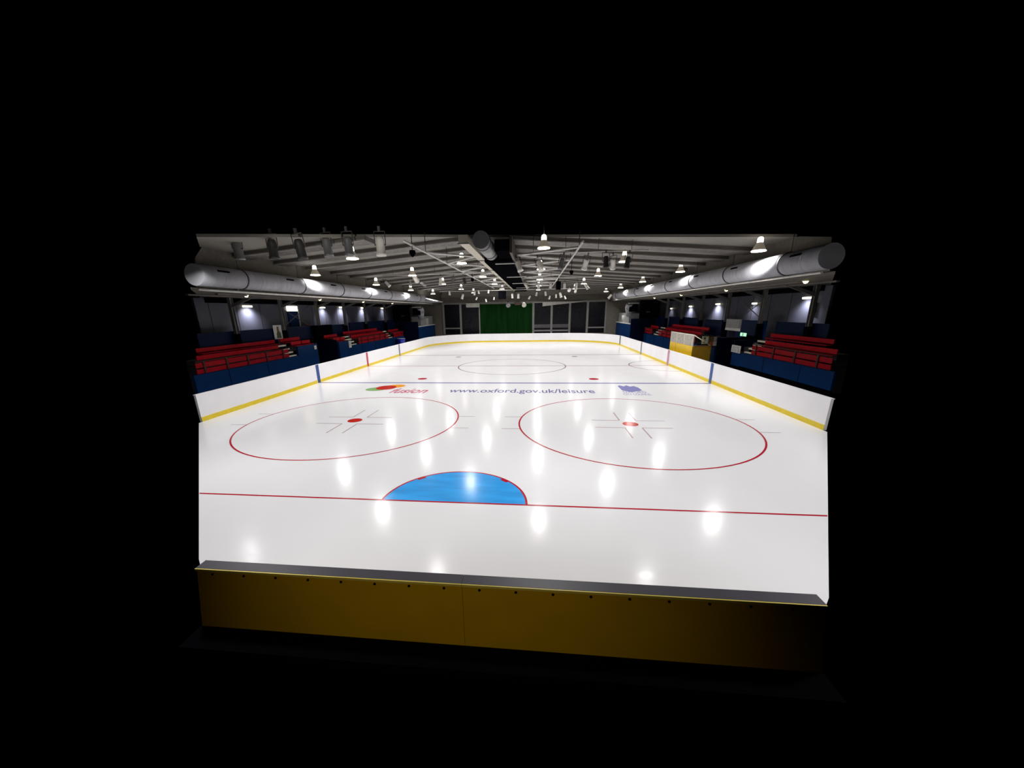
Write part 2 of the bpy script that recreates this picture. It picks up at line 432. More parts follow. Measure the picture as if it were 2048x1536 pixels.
# far wall
fw = wallobj('wall_back', MB().box(-20, -13.2, YF, YF+.2, 0, 7.2).box(13.0, 20, YF, YF+.2, 0, 7.2).box(-13.2, 13.0, YF, YF+.2, 5.62, 8.0).box(-13.2, 13.0, YF, YF+.2, 0, .9), 'beige', 'beige far end wall with dark glazing')
MB().box(-13.2, 13.0, YF-.12, YF, 5.6, 5.82).build('window_header', 'frame', fw)
MB().box(-13.2, 13.0, YF-.10, YF-.0, 5.95, 6.7).build('header_band', 'soffit', fw)
mx = [-13.05, -10.2, -7.1, 1.6, 4.5, 7.35, 10.1, 12.9]
def window(i, x0, x1, label, low=False, railz=None):
    w_ = structure(MB().box(x0-.16, x0+.16, YF-.14, YF, .9, 5.62).box(x1-.1, x1+.1, YF-.12, YF, .9, 5.62).build(f'window_{i}', 'frame'), label)
    MB().box(x0+.16, x1-.1, YF-.03, YF+.03, .9, 5.62).build('pane', 'glass', w_)
    if railz: MB().box(x0+.16, x1-.1, YF-.1, YF-.035, railz, railz+.2).build('transom', 'frame', w_)
    if low:
        MB().box(x0+.16, x1-.1, YF-.08, YF-.035, 1.75, 2.3).build('lower_panel', 'greybar', w_)
        MB().box(x0+.16, x1-.1, YF-.08, YF-.035, 1.2, 1.45).build('lower_panel', 'grey', w_)
window(1, mx[0], mx[1], 'leftmost dark window of the far wall with a low transom', railz=1.75)
window(2, mx[1], mx[2], 'dark far window left of the green curtain')
window(3, mx[3], mx[4], 'dark far window right of the green curtain with grey lower panels', low=True)
window(4, mx[4], mx[5], 'second dark far window right of the green curtain, grey lower panel', low=True)
window(5, mx[5], mx[6], 'third dark full-height far window right of the curtain')
window(6, mx[6], mx[7], 'rightmost dark far window with a low transom', railz=1.62)
# green curtain with folds
mb = MB(); n = 90; pts = []
for i in range(n+1):
    x = -6.95+(1.45+6.95)*i/n
    pts.append((x, YF-.16-.05*math.sin(i*.9)-.03*math.sin(i*.37+1)))
for i in range(n):
    a, b = pts[i], pts[i+1]
    mb.poly([(a[0], a[1], .7), (b[0], b[1], .7), (b[0], b[1], 5.6), (a[0], a[1], 5.6)])
cur = empty('green_curtain', (0, 0, 0)); tag(cur, 'large dark green curtain hanging in the centre of the far wall', 'curtain')
c_ = mb.build('drape', 'green', cur)
MB().tube((-7.0, YF-.2, 5.6), (1.5, YF-.2, 5.6), .05).build('curtain_rail', 'frame', cur)
# screen cases at the top of the windows
sc = empty('screen_case'); tag(sc, 'white roller screen case at the top left of the green curtain', 'screen case')
MB().box(-9.2, -7.0, YF-.5, YF-.145, 5.15, 5.75).build('case', 'white', sc, .03); MB().box(-9.1, -7.1, YF-.45, YF-.3, 5.1, 5.15).build('bottom_bar', 'pale', sc)
sc = empty('screen_case'); tag(sc, 'white wedge-shaped screen case over the windows right of the curtain', 'screen case')
MB().prism([(3.1, YF-.5, 5.08), (3.1, YF-.5, 5.72), (9.2, YF-.5, 5.72), (9.2, YF-.5, 5.62), (5.4, YF-.5, 5.3)], (0, .355, 0)).build('case', 'white', sc)
MB().box(3.05, 3.1, YF-.52, YF-.18, 5.05, 5.75).build('end_cap', 'pale', sc)

# ================================================================== ducts and rails
def duct(s):
    nm = 'left' if s < 0 else 'right'; X = 12.7*s; ya = 7.7 if s < 0 else 7.9; Z = 6.2; R = .45
    root = empty('ventilation_duct'); tag(root, f'fat silver round ventilation duct along the {nm} eaves', 'duct', 'side ventilation ducts')
    MB().tube((X, ya, Z), (X, 41.3 if s < 0 else 46, Z), R, n=40).build('duct_tube', 'steel', root)
    y = 10.3
    while y < (41 if s < 0 else 46):
        mb = MB()
        for i in range(32):
            t0, t1 = 2*PI*i/32, 2*PI*(i+1)/32
            for r0, r1, z_ in ((R+.002, R+.03, 0),):
                p = lambda t, r, yy: (X+r*math.cos(t), yy, Z+r*math.sin(t))
                mb.poly([p(t0, r1, y-.035), p(t1, r1, y-.035), p(t1, r1, y+.035), p(t0, r1, y+.035)])
                mb.poly([p(t0, r0, y-.035), p(t1, r0, y-.035), p(t1, r1, y-.035), p(t0, r1, y-.035)])
                mb.poly([p(t0, r0, y+.035), p(t1, r0, y+.035), p(t1, r1, y+.035), p(t0, r1, y+.035)])
        mb.tube((X, y, Z+R), (X, y, zr(X)-.02), .015, n=6)
        mb.build('hanger_strap', 'strap', root)
        y += 4.83
    y = 8.9 if s < 0 else 9.3
    while y < 44:
        if y > ya+.2:
            a = math.radians(28); xx = X-s*R*math.cos(a); zz = Z+R*math.sin(a)
            MB().prism([(xx-s*.012, y-.35, zz-.03), (xx-s*.012, y+.35, zz-.03), (xx+s*.02, y+.35, zz+.05), (xx+s*.02, y-.35, zz+.05)], (-s*.01, 0, .005)).build('outlet_grille', 'black', root)
        y += 2.42*2 if False else 4.83
    y = 8.9
    while y < 41:
        MB().tube((X, y-.006, Z), (X, y+.006, Z), R+.004, n=40).build('seam', 'can_grey', root); y += 2.415
    return root
duct(-1); duct(1)
for s, z in ((-1, 5.62), (1, 5.70)):
    nm = 'left' if s < 0 else 'right'
    r_ = empty('edge_rail'); tag(r_, f'bright thin silver rail running below the {nm} duct', 'rail', 'eaves rails')
    MB().tube((12.95*s, 8.0 if s < 0 else 8.6, z), (12.95*s, 47, z), .05, n=12).build('rail_tube', 'rail', r_)
    for i in range(8):
        y = 10.3+4.83*i; MB().box(12.95*s-.03, 12.95*s+.03, y-.03, y+.03, z+.05, z+.14).build('rail_bracket', 'column', r_)

# spine: cream box girder, grey round duct, black trunking
sp = empty('spine_girder'); tag(sp, 'cream box girder running under the roof ridge to the far end', 'girder')
MB().box(-1.38, -.97, 9.2, 52.5, 7.3, 7.62).build('girder_box', 'cream', sp)
for y in (9.2, 15, 20.4, 25, 30, 35, 40, 45): MB().box(-1.42, -.93, y, y+.12, 7.27, 7.3).build('splice_plate', 'steel_dk', sp)
for y in (15, 20, 25, 30, 35, 41, 47): MB().tube((-1.17, y, 7.6), (-1.17, y, zr(-1.17)-.01), .03, n=8).build('girder_hanger', 'steel_dk', sp)
cd = empty('centre_duct'); tag(cd, 'short grey round duct end beside the cream ridge girder', 'duct')
MB().tube((-.42, 9.3, 7.42), (-.42, 13.2, 7.42), .36, n=32).build('duct_tube', 'can_grey', cd)
for y in (9.8, 12.4): MB().tube((-.42, y, 7.42), (-.42, y+.08, 7.42), .38, n=32).build('hanger_strap', 'strap', cd)
tk = empty('cable_trunk'); tag(tk, 'black boxed cable trunk hanging right of the ridge duct', 'trunking')
MB().box(-.8, .72, 13.3, 46, 7.0, 7.75).build('trunk_box', 'black', tk); MB().box(.05, .7, 10.4, 13.29, 7.12, 7.6).build('trunk_end', 'black', tk)
MB().box(.72, .84, 10.6, 46, 7.05, 7.75).build('side_board', mat('trunk_brown', (.05, .036, .03), rough=.7), tk)
for y in (13.6, 22, 29, 36.3): MB().tube((-.25, y, 6.93), (1.25, y, 6.93), .035, n=10).build('cross_pipe', 'pale', tk)
for y in range(15, 46, 5): MB().tube((.42, y, 7.75), (.42, y, zr(.42)-.01), .025, n=8).build('trunk_hanger', 'steel_dk', tk)

# roof bracing: side chords with V struts
for s, xc, xs, y0, nm in ((-1, -3.56, -1.4, 8.4, 'left'), (1, 4.0, .9, 10.2, 'right')):
    r_ = empty('roof_bracing'); tag(r_, f'pale tubular roof bracing of V struts {nm} of the ridge girder', 'roof truss', 'roof bracing')
    MB().tube((xc, y0, 7.35), (xc, 44, 7.35), .05, n=10).build('chord', 'pale', r_)
    y = 11.75
    for i in range(7):
        for dy in (-2.4, 2.4):
            if y+dy < near(xs)-2.5: continue
            MB().tube((xc, y, 7.35), (xs, y+dy, 7.4), .058, n=8).build('strut', 'pale', r_)
        MB().tube((xc, y, 7.35), (xc, y, zr(xc)-.02), .02, n=6).build('hanger', 'steel_dk', r_)
        y += 4.68

# ================================================================== high-bay lamps
LCOL = (1.0, .985, .98)
def make_lamp(zc):
    root = empty('pendant_lamp', (0, 0, 0), True)
    sh = MB().lathe([(.27, .05), (.235, .14), (.18, .25), (.135, .33), (.12, .36)], 28).build('bell_shade', 'bell', root)
    MB().lathe([(.285, .0), (.29, .035), (.27, .05), (.24, .05), (.245, 0)], 28).build('glowing_rim', 'lampglow', sh)
    MB().lathe([(.001, .012), (.245, .012)], 28).build('diffuser', 'lampglow', sh)
    MB().lathe([(.12, .36), (.12, .38), (.118, .50), (.10, .56), (.05, .60), (.001, .605)], 24).build('lamp_neck', 'neckglow', root)
    MB().tube((0, 0, .6), (0, 0, zc), .016, n=8).build('suspension_rod', 'steel_dk', root)
    return root
LAMP_P = 190
cols = {-11.9: 'in the row along the left duct', -7.1: 'midway between left duct and ridge girder', -2.5: 'in the row just left of the ridge girder',
        2.3: 'in the row just right of the black trunk', 7.0: 'midway between black trunk and right duct', 11.8: 'in the row along the right duct'}
ordn = ['nearest', 'second', 'third', 'fourth', 'fifth', 'sixth']
proto = {}; cnt = {}
adata = None
for k in range(-2, 10):
    y = 6.4+4.68*k
    for x in ((-11.9, -2.5, 7.0) if k % 2 == 0 else (-7.1, 2.3, 11.8)):
        H = 7.24 if abs(x) < 4 else 7.06 if abs(x) < 9 else 6.82
        if k < 1:
            light('lamp_light', 'AREA', (x, y, H), LAMP_P*{0: .5, -1: .95, -2: .42}[k], LCOL, shape='DISK', size=.55, spread=math.radians(140 if k > -2 else 105))
            continue
        key = x
        c = cnt[x] = cnt.get(x, 0)+1
        if key not in proto:
            lp = proto[key] = make_lamp(zr(x)-H)
            lp.location = (x, y, H)
            l = light('lamp_light', 'AREA', (0, 0, -.02), LAMP_P, LCOL, lp, shape='DISK', size=.5, spread=math.radians(157))
        else:
            lp = dup(proto[key], (x, y, H))
        far = ' from the camera' if c > 1 else ' to the camera'
        tag(lp, f'glowing bell lamp, {ordn[c-1]}{far}, {cols[x]}', 'lamp', 'bell-shaped roof lamps')

# ================================================================== stage lights
def spot_proto(kind):
    root = empty('stage_spotlight', (0, 0, 0), True)
    body = {'white': 'can_white', 'grey': 'can_grey', 'dark': 'can_dark'}[kind]
    cn = MB().lathe([(.001, .32), (.09, .32), (.13, .28), (.15, .2), (.15, -.22), (.175, -.24), (.175, -.32), (.15, -.32), (.14, -.26), (.001, -.26)], 20).build('lamp_can', body, root)
    MB().lathe([(.001, -.27), (.14, -.27)], 20).build('lens', 'lens', cn)
    yk = MB().tube((-.2, 0, .05), (-.2, 0, .5), .018, n=6).tube((.2, 0, .05), (.2, 0, .5), .018, n=6).tube((-.2, 0, .5), (.2, 0, .5), .018, n=6).tube((-.2, 0, .05), (-.15, 0, .05), .025, n=6).tube((.2, 0, .05), (.15, 0, .05), .025, n=6).build('yoke', 'can_dark', root)
    MB().box(-.04, .04, -.04, .04, .5, .66).build('hook_clamp', 'can_dark', yk)
    return root
sproto = {}
def spot(px, py, ax, v, kind, tiltx, roll, sc, label, group):
    p = at(px, py, ax, v)
    if kind not in sproto: o = sproto[kind] = spot_proto(kind)
    else: o = dup(sproto[kind])
    o.location = p; o.rotation_euler = (math.radians(tiltx), math.radians(roll), 0); o.scale = (sc, sc, sc)
    tag(o, label, 'stage light', group)
    return o
GL = 'stage lights in the top left'
for px, py, kind, tx, rl, lb in ((476, 500, 'grey', 5, 3, 'grey stage light at far left of the roof row, above the silver duct'),
        (546, 499, 'dark', 0, 0, 'dark stage light with pale rimmed lens, second from left in the top-left row'),
        (601, 499, 'dark', 4, -6, 'dark tilted stage light, third from left in the top-left row'),
        (655, 495, 'grey', 0, -3, 'squat grey stage light, fourth from left in the top-left row'),
        (697, 493, 'grey', 0, -2, 'grey stage light beside a bell lamp, fifth in the top-left row'),
        (761, 493, 'white', 0, 0, 'white cylindrical stage light at the right end of the top-left row')):
    spot(px, py, 'y', 9.2 if px < 650 else 10.5, kind, tx, rl, 1.3, lb, GL)
GR = 'stage lights on the near right bar'
for px, py, kind, tx, rl, lb in ((1038, 532, 'white', -8, -18, 'white slanted stage light nearest the black trunk on the near right bar'),
        (1080, 532, 'white', -8, -16, 'white slanted stage light, second on the near right bar'),
        (1123, 528, 'grey', 0, 12, 'grey blocky stage light crossing a bracing tube on the near right bar'),
        (1171, 528, 'white', 35, 10, 'white stage light with dark rim, fourth on the near right bar'),
        (1212, 524, 'dark', 0, -4, 'dark stage light left of the cream cone on the near right bar'),
        (1226, 527, 'white', 40, -12, 'cream stage light shaped like a cone on the near right bar'),
        (1255, 525, 'dark', 0, 8, 'dark stage light beside a bell lamp at the right end of the near right bar')):
    spot(px, py, 'y', 13.5, kind, tx, rl, .9, lb, GR)
GM = 'stage lights on the middle left bar'
for px, py, kind, tx, rl, sc_, lb in ((775, 568, 'white', 0, -42, .75, 'white tube stage light strongly slanted at left end of the middle left bar'),
        (821, 567, 'grey', 0, -6, .6, 'slim grey stage light left of the big pale flood on the middle bar'),
        (831, 557, 'white', 65, 0, 1.15, 'large pale floodlight on the middle left bar'),
        (847, 568, 'grey', 88, 0, .95, 'ring-shaped stage light aimed at the camera under the pale flood'),
        (881, 563, 'white', 0, 4, .8, 'white upright stage light, right of the ring-shaped one on the middle left bar'),
        (906, 562, 'grey', 0, 8, .7, 'grey stage light tilted left on the middle left bar'),
        (929, 562, 'dark', 0, -14, .75, 'dark tilted stage light near the girder end of the middle left bar')):
    spot(px, py, 'y', 22, kind, tx, rl, sc_, lb, GM)
GQ = 'stage lights on the middle right bar'
for px, py, kind, tx, rl, sc_, lb in ((1053, 572, 'white', 0, -35, .65, 'white slanted stage light at trunk end of the middle right bar'),
        (1077, 571, 'white', 0, 0, .65, 'white upright stage light, second on the middle right bar'),
        (1101, 571, 'white', 0, 3, .65, 'white stage light just left of the black loudspeaker on the right'),
        (1129, 572, 'white', 0, 0, .65, 'white stage light just right of the black loudspeaker on the right'),
        (1139, 579, 'white', 75, 20, .8, 'bright white stage light facing the camera on the middle right bar'),
        (1152, 571, 'white', 0, 10, .7, 'white stage light tilted right, sixth on the middle right bar'),
        (1151, 581, 'white', 60, 0, .6, 'short bright stage light hanging lowest on the middle right bar'),
        (1173, 573, 'white', 0, -38, .7, 'white slanted stage light at right end of the middle right bar')):
    spot(px, py, 'y', 24, kind, tx, rl, sc_, lb, GQ)
GF = 'stage lights on the far bar'
far_desc = ['at the left end of the far bar, above the dark windows', 'second from left on the far bar, catching bright light', 'third from left on the far bar', 'fourth from left on the far bar',
            'on the far bar left of the left black loudspeaker', 'right of the left black loudspeaker on the far bar', 'on the far bar above the right half of the green curtain', 'slanted, over the right edge of the green curtain',
            'small upright, right of the green curtain on the far bar', 'above the first window right of the curtain', 'low on the far bar over the first mullion right of the curtain', 'over the second window right of the curtain',
            'bright, largest over the second window right of the curtain', 'at the right end of the far bar', 'alone above the rightmost far window', 'high above the second far bar light, over the leftmost dark windows', 'small and low, over the left edge of the green curtain', 'small and lowest, over the left half of the green curtain', 'small, under the left black loudspeaker on the far bar']
for i, (px, py, rl, sc_) in enumerate(((899, 586, 0, .7), (925, 593, 20, .85), (949, 586, 10, .7), (957, 584, -12, .6), (977, 583, 10, .6), (1025, 592, -4, .75), (1037, 592, 0, .8), (1059, 595, 30, .6),
        (1073, 588, 8, .65), (1091, 587, -6, .7), (1099, 595, 15, .6), (1112, 592, -3, .6), (1121, 590, -20, .85), (1130, 595, -25, .6), (1220, 593, 35, .8), (923, 577, 0, .5), (953, 597, 30, .5), (972, 601, -10, .5), (988, 597, 5, .45))):
    spot(px, py, 'y', 36, 'white', 12, rl, sc_, 'white stage light '+far_desc[i], GF)
# lighting bars
def bar(x0, x1, y, z, label, hang=2):
    r_ = empty('lighting_bar'); tag(r_, label, 'lighting bar', 'lighting bars')
    MB().tube((x0, y, z), (x1, y, z), .035, n=10).build('bar_tube', 'pale', r_)
    for i in range(hang):
        x = x0+(x1-x0)*(i+.5)/hang
        MB().tube((x, y, z), (x, y, zr(x)-.01), .014, n=6).build('bar_hanger', 'steel_dk', r_)
bar(.95, 7.7, 13.5, 7.36, 'near horizontal lighting bar on the right of the black trunk', 4)
bar(-10.0, -1.6, 22, 7.28, 'middle lighting bar on the left of the ridge girder', 5)
bar(.9, 6.9, 24, 6.95, 'middle lighting bar on the right of the black trunk', 4)
bar(-9.0, 7.9, 36, 6.72, 'long far lighting bar in front of the green curtain', 6)
bar(-9.6, -3.2, 8.2, 7.26, 'near lighting bar carrying the row at the top left', 3) if False else None
# loudspeakers
for px, py, yv, lb in ((1004, 590, 36, 'black box loudspeaker hanging left of the trunk before the green curtain'), (1117, 571, 24, 'black box loudspeaker on the middle right bar')):
    p = at(px, py, 'y', yv); h = .42 if yv > 30 else .30; wv = .42 if yv > 30 else .19
    r_ = empty('loudspeaker'); tag(r_, lb, 'loudspeaker', 'hanging loudspeakers')
    MB().box(p.x-wv, p.x+wv, yv, yv+.4, p.z-h, p.z+h).build('speaker_cabinet', 'black', r_, .02)
    MB().box(p.x-wv+.03, p.x+wv-.03, yv-.015, yv, p.z-h+.03, p.z+h-.03).build('speaker_grille', 'black', r_)
    MB().tube((p.x, yv+.2, p.z+h), (p.x, yv+.2, (6.72 if yv > 30 else 6.95)), .03, n=8).build('hanging_bracket', 'black', r_)
# far centre cluster
r_ = empty('hanging_light_cluster'); tag(r_, 'dark hanging cluster with two floods in front of the green curtain', 'light cluster')
MB().tube((-.55, 40, 7.0), (-.55, 40, 5.3), .10, n=10).build('drop_pole', mat('dark_brown', (.06, .04, .03), rough=.7), r_)
MB().box(-1.6, .6, 39.9, 40.1, 5.5, 5.62).build('cross_arm', 'can_dark', r_)
for x in (-1.5, .45): MB().tube((x, 40.1, 5.35), (x+.1, 39.65, 5.1), .18, .28, n=16).build('flood_head', 'can_grey' if x < 0 else 'white', r_)
MB().box(-.6, .1, 39.7, 40.2, 5.15, 5.5).build('junction_box', mat('brown_box', (.06, .03, .025), rough=.7), r_)
# small black pendant cones
for px, py, lb in ((825, 507, 'small black pendant cone hanging under the left bracing node'), (1143, 545, 'small black pendant cone hanging on the right, below the bracing'), (945, 560, 'small black pendant cone beside the far end of the cream girder')):
    p = at(px, py, 'z', 7.0); r_ = empty('hanging_sensor'); tag(r_, lb, 'sensor', 'black pendant cones')
    MB().lathe([(.001, .14), (.12, .13), (.15, .02), (.06, -.12), (.001, -.16)], 16, p).build('cone', 'black', r_)
    MB().tube(p+Vector((0, 0, .12)), (p.x, p.y, zr(p.x)-.02), .018, n=6).build('drop_cable', 'black', r_)

# ================================================================== stands
def stand_wall(s, y0, y1, z1, label, m='blue', plinth=0.):
    x0, x1 = sorted((16*s, 16.12*s))
    r_ = empty('stand_wall'); tag(r_, label, 'wall panel', 'blue stand fronts')
    MB().box(x0, x1, y0, y1, plinth, z1).build('panel', m, r_)
    if plinth: MB().box(x0, x1, y0, y1, 0, plinth-.005).build('plinth', 'black', r_)
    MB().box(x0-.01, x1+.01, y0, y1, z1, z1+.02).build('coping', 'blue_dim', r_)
    mb = MB(); y = y0+2.3
    while y < y1-.5:
        mb.box(*sorted((15.99*s, 16*s)), y, y+.04, plinth+.02, z1-.02); y += 3.3
    if len(mb.bm.verts): mb.build('panel_joint', 'navy', r_)
    else: mb.bm.free()
    return r_
def tier(s, y0, y1, label):
    r_ = MB()
    for xa, z in ((16.14, 1.44), (16.75, 1.75), (17.35, 2.05)):
        r_.box(*sorted((xa*s, 17.95*s)), y0, y1, z-.33 if z > 1.5 else 0.0, z)
    o = r_.build('seating_tier', 'deckgrey'); tag(o, label, 'seating tier', 'stand tiers'); return o
def bench(s, xb, zb, y0, y1, label, group, n=3):
    """red bench: seat plank and back plank on dark legs; xb is the back's plane"""
    r_ = empty('bench'); tag(r_, label, 'bench', group)
    MB().box(*sorted(((xb-.36)*s, (xb-.04)*s)), y0, y1, zb-.24, zb-.19).build('seat', 'red', r_, .01)
    MB().box(*sorted(((xb-.03)*s, (xb+.02)*s)), y0, y1, zb-.14, zb+.10).build('backrest', 'red', r_, .01)
    for i in range(n):
        y = y0+.2+(y1-y0-.4)*i/max(1, n-1)
        MB().box(*sorted(((xb-.30)*s, (xb-.24)*s)), y-.03, y+.03, zb-.45, zb-.24).build('leg', 'maroon', r_)
    return r_
def guard(s, y0, y1, label, posts):
    r_ = empty('red_guard'); tag(r_, label, 'guard rail', 'red slatted guards')
    x0, x1 = sorted((16.0*s, 16.04*s))
    MB().box(x0, x1, y0, y1, 1.49, 1.73).build('lower_plank', 'red_dark', r_, .008)
    MB().box(x0, x1, y0, y1, 1.80, 2.06).build('upper_plank', 'red_dark', r_, .008)
    MB().tube((16.0*s, y0, 2.13), (16.0*s, y1, 2.13), .03, n=8).build('top_rail', 'maroon', r_)
    for y in posts: MB().box(*sorted((15.95*s, 15.998*s)), y-.06, y+.06, 1.48, 2.13).build('post', 'maroon', r_)
def steps(s, y0, y1, label):
    r_ = empty('aisle_steps'); tag(r_, label, 'steps', 'stepped aisles')
    for i in range(4):
        xa = 16.2+.24*i; z = 1.50+.25*i
        MB().box(*sorted((xa*s, (xa+.24)*s)), y0+.03, y1-.03, 0 if i == 0 else z-.25, z-.05).build('riser', 'black', r_)
        MB().box(*sorted(((xa-.06)*s, (xa+.1)*s)), y0+.03, y1-.03, z-.05, z+.055).build('nosing', 'nosing', r_)
def parapet(s, y0, y1, label, m='blue_dim', z0=0, z1=3.45):
    r_ = empty('parapet'); tag(r_, label, 'parapet', 'blue parapets behind the benches')
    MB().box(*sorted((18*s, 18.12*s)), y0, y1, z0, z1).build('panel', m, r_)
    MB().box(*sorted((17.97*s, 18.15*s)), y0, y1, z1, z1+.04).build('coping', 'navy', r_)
def vomitory(s, y0, y1, label):
    r_ = empty('tunnel_entrance'); tag(r_, label, 'entrance', 'dark entrances through the stands')
    MB().box(*sorted((16.1*s, 17.9*s)), y0, y0+.12, 0, 2.2).build('side_wall', 'navy', r_)
    MB().box(*sorted((16.1*s, 17.9*s)), y1-.12, y1, 0, 2.2).build('side_wall', 'navy', r_)
    MB().box(*sorted((17.85*s, 17.95*s)), y0+.12, y1-.12, 0, 2.4).build('back_door', 'black', r_)

# ---- left stand
stand_wall(-1, 9.75, 18.85, 1.46, 'long blue stand front below the big red benches on the left')
stand_wall(-1, 18.86, 21.5, 2.14, 'taller blue stand front with a tiny white sticker beside the left tunnel')
stand_wall(-1, 25.0, 27.3, 1.98, 'blue stand front with a white notice beyond the left tunnel')
stand_wall(-1, 27.31, 42.6, 1.46, 'long blue stand front below the farther red benches on the left')
tier(-1, 11.4, 17.78, 'dark stepped tier under the near left benches'); tier(-1, 18.88, 21.45, 'dark stepped tier behind the sticker wall')
tier(-1, 25.02, 27.4, 'dark stepped tier behind the white notice'); tier(-1, 28.8, 37.25, 'dark stepped tier under the far left benches'); tier(-1, 38.65, 42.5, 'dark stepped tier at the far end of the left stand')
vomitory(-1, 21.55, 24.95, 'black tunnel entrance between the two left stands')
LB = 'red benches of the left stand'
guard(-1, 10.0, 17.75, 'red slatted guard in front of the near left benches', (10.5, 12.05, 13.7, 15.4, 17.1))
bench(-1, 16.75, 2.26, 10.9, 17.75, 'red bench behind the near left slatted guard', LB, 4)
bench(-1, 17.65, 2.58, 11.9, 18.7, 'topmost red bench of the near left stand', LB, 4)
bench(-1, 16.55, 2.38, 18.95, 20.2, 'short red bench above the sticker wall, nearer the aisle steps', LB, 2)
bench(-1, 16.55, 2.38, 20.32, 21.4, 'short red bench above the sticker wall, next to the left tunnel', LB, 2)
bench(-1, 17.4, 2.62, 18.95, 21.4, 'short topmost red bench behind the sticker wall', LB, 2)
steps(-1, 17.8, 18.85, 'striped aisle steps beside the near left guard')
guard(-1, 29.0, 37.0, 'red slatted guard in front of the far left benches', (29.6, 31.2, 32.8, 34.4, 36.0))
bench(-1, 16.75, 2.26, 28.9, 37.2, 'red bench behind the far left slatted guard', LB, 4)
bench(-1, 17.5, 2.62, 28.85, 37.2, 'topmost red bench of the far left stand', LB, 4)
bench(-1, 16.55, 2.22, 25.1, 26.2, 'short red bench above the white notice, next to the left tunnel', LB, 2)
bench(-1, 16.55, 2.22, 26.3, 27.2, 'short red bench above the white notice, next to the far aisle steps', LB, 2)
bench(-1, 17.4, 2.5, 25.05, 27.4, 'topmost red bench just beyond the left tunnel', LB, 2)
guard(-1, 38.7, 42.4, 'red solid guard at the far end of the left stand', (42.0,))
bench(-1, 16.75, 2.3, 38.8, 42.4, 'red bench at the far end of the left stand', LB, 2)
steps(-1, 27.45, 28.75, 'striped aisle steps beside the white notice on the left'); steps(-1, 37.3, 38.6, 'striped aisle steps at the far end of the left stand')
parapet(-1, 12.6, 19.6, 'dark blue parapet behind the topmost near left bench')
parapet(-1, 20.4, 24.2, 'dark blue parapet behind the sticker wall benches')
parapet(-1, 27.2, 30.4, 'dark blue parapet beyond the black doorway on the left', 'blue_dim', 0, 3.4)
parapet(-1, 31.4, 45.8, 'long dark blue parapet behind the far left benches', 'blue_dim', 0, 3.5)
dk = empty('black_doorway'); tag(dk, 'black doorway hood at the back of the left tunnel', 'doorway')
MB().box(-18.1, -17.6, 24.3, 27.1, 2.45, 3.5).build('hood', 'black', dk); MB().box(-17.98, -17.9, 24.3, 27.1, 1.9, 2.45).build('door', 'black', dk)
# notices on left
def sheet(name, cat, s, xp, y0, y1, z0, z1, label, m, marks=()):
    r_ = empty(name); tag(r_, label, cat)
    MB().box(*sorted(((xp)*s, (xp+.02)*s)), y0, y1, z0, z1).build('sheet', m, r_)
    for (a, b, c, d, mm, nm) in marks:
        ya, yb_ = y0+(y1-y0)*a, y0+(y1-y0)*b; za, zb_ = z0+(z1-z0)*c, z0+(z1-z0)*d
        MB().box(*sorted(((xp-.006)*s, (xp-.001)*s)), ya, yb_, za, zb_).build(nm, mm, r_)
    return r_
sheet('sticker', 'notice', -1, 15.96, 21.0, 21.3, 1.72, 2.02, 'tiny white sticker on the blue wall by the left tunnel', 'white2', ((.2, .8, .3, .5, 'lilac', 'printed_line'),))
sheet('notice', 'notice', -1, 15.96, 26.8, 27.28, 1.3, 1.95, 'tall white notice on the blue wall before the far left steps', 'white2', ((.2, .8, .45, .6, 'lilac', 'printed_block'), (.2, .8, .72, .78, 'grey', 'printed_line')))
ps = empty('poster'); tag(ps, 'white poster with a dark olive figure above the near left benches', 'poster')
MB().box(-17.93, -17.9, 19.15, 20.1, 2.68, 3.72).build('sheet', 'white2', ps)
MB().prism([(-17.89, 19.4, 2.76), (-17.89, 19.95, 2.74), (-17.89, 19.9, 3.1), (-17.89, 19.72, 3.35), (-17.89, 19.45, 3.15)], (.004, 0, 0)).build('printed_figure', 'greenbrown', ps)
MB().prism([(-17.888, 19.5, 3.2), (-17.888, 19.75, 3.2), (-17.888, 19.75, 3.6), (-17.888, 19.55, 3.62)], (.004, 0, 0)).build('printed_figure', 'wood', ps)

# ---- right stand
stand_wall(1, 10.9, 19.2, 1.46, 'long blue stand front below the big red benches on the right', plinth=.56)
stand_wall(1, 19.21, 20.4, 1.42, 'short blue stand front under the lilac sign by the right tunnel', plinth=.5)
stand_wall(1, 23.15, 24.6, 1.55, 'narrow blue wall end behind the penalty box by the right tunnel')
stand_wall(1, 26.4, 43.0, 1.42, 'long blue stand front beyond the penalty box on the right')
tier(1, 12.8, 18.0, 'dark stepped tier under the near right benches'); tier(1, 19.2, 20.4, 'dark stepped tier behind the lilac sign')
tier(1, 26.6, 37.35, 'dark stepped tier under the far right benches'); tier(1, 39.45, 42.9, 'dark stepped tier at the far end of the right stand')
vomitory(1, 20.45, 23.1, 'black tunnel entrance under the exit sign on the right')
RB = 'red benches of the right stand'
guard(1, 11.2, 18.0, 'red slatted guard in front of the near right benches', (12.1, 13.8, 15.7, 17.5))
bench(1, 16.75, 2.28, 12.0, 17.98, 'red bench behind the near right slatted guard', RB, 4)
bench(1, 17.65, 2.64, 13.6, 19.1, 'topmost red bench of the near right stand', RB, 4)
steps(1, 18.05, 19.15, 'aisle steps between the lilac sign and the near right guard')
guard(1, 27.0, 37.2, 'red slatted guard in front of the far right benches, behind the penalty box', (28.5, 30, 31.5, 33, 34.5, 36))
bench(1, 16.75, 2.26, 27.6, 37.3, 'red bench behind the far right slatted guard', RB, 4)
bench(1, 17.5, 2.62, 28.0, 37.3, 'topmost red bench of the far right stand', RB, 4)
guard(1, 39.6, 42.8, 'red guard at the far end of the right stand beside the blue box', (42.3,))
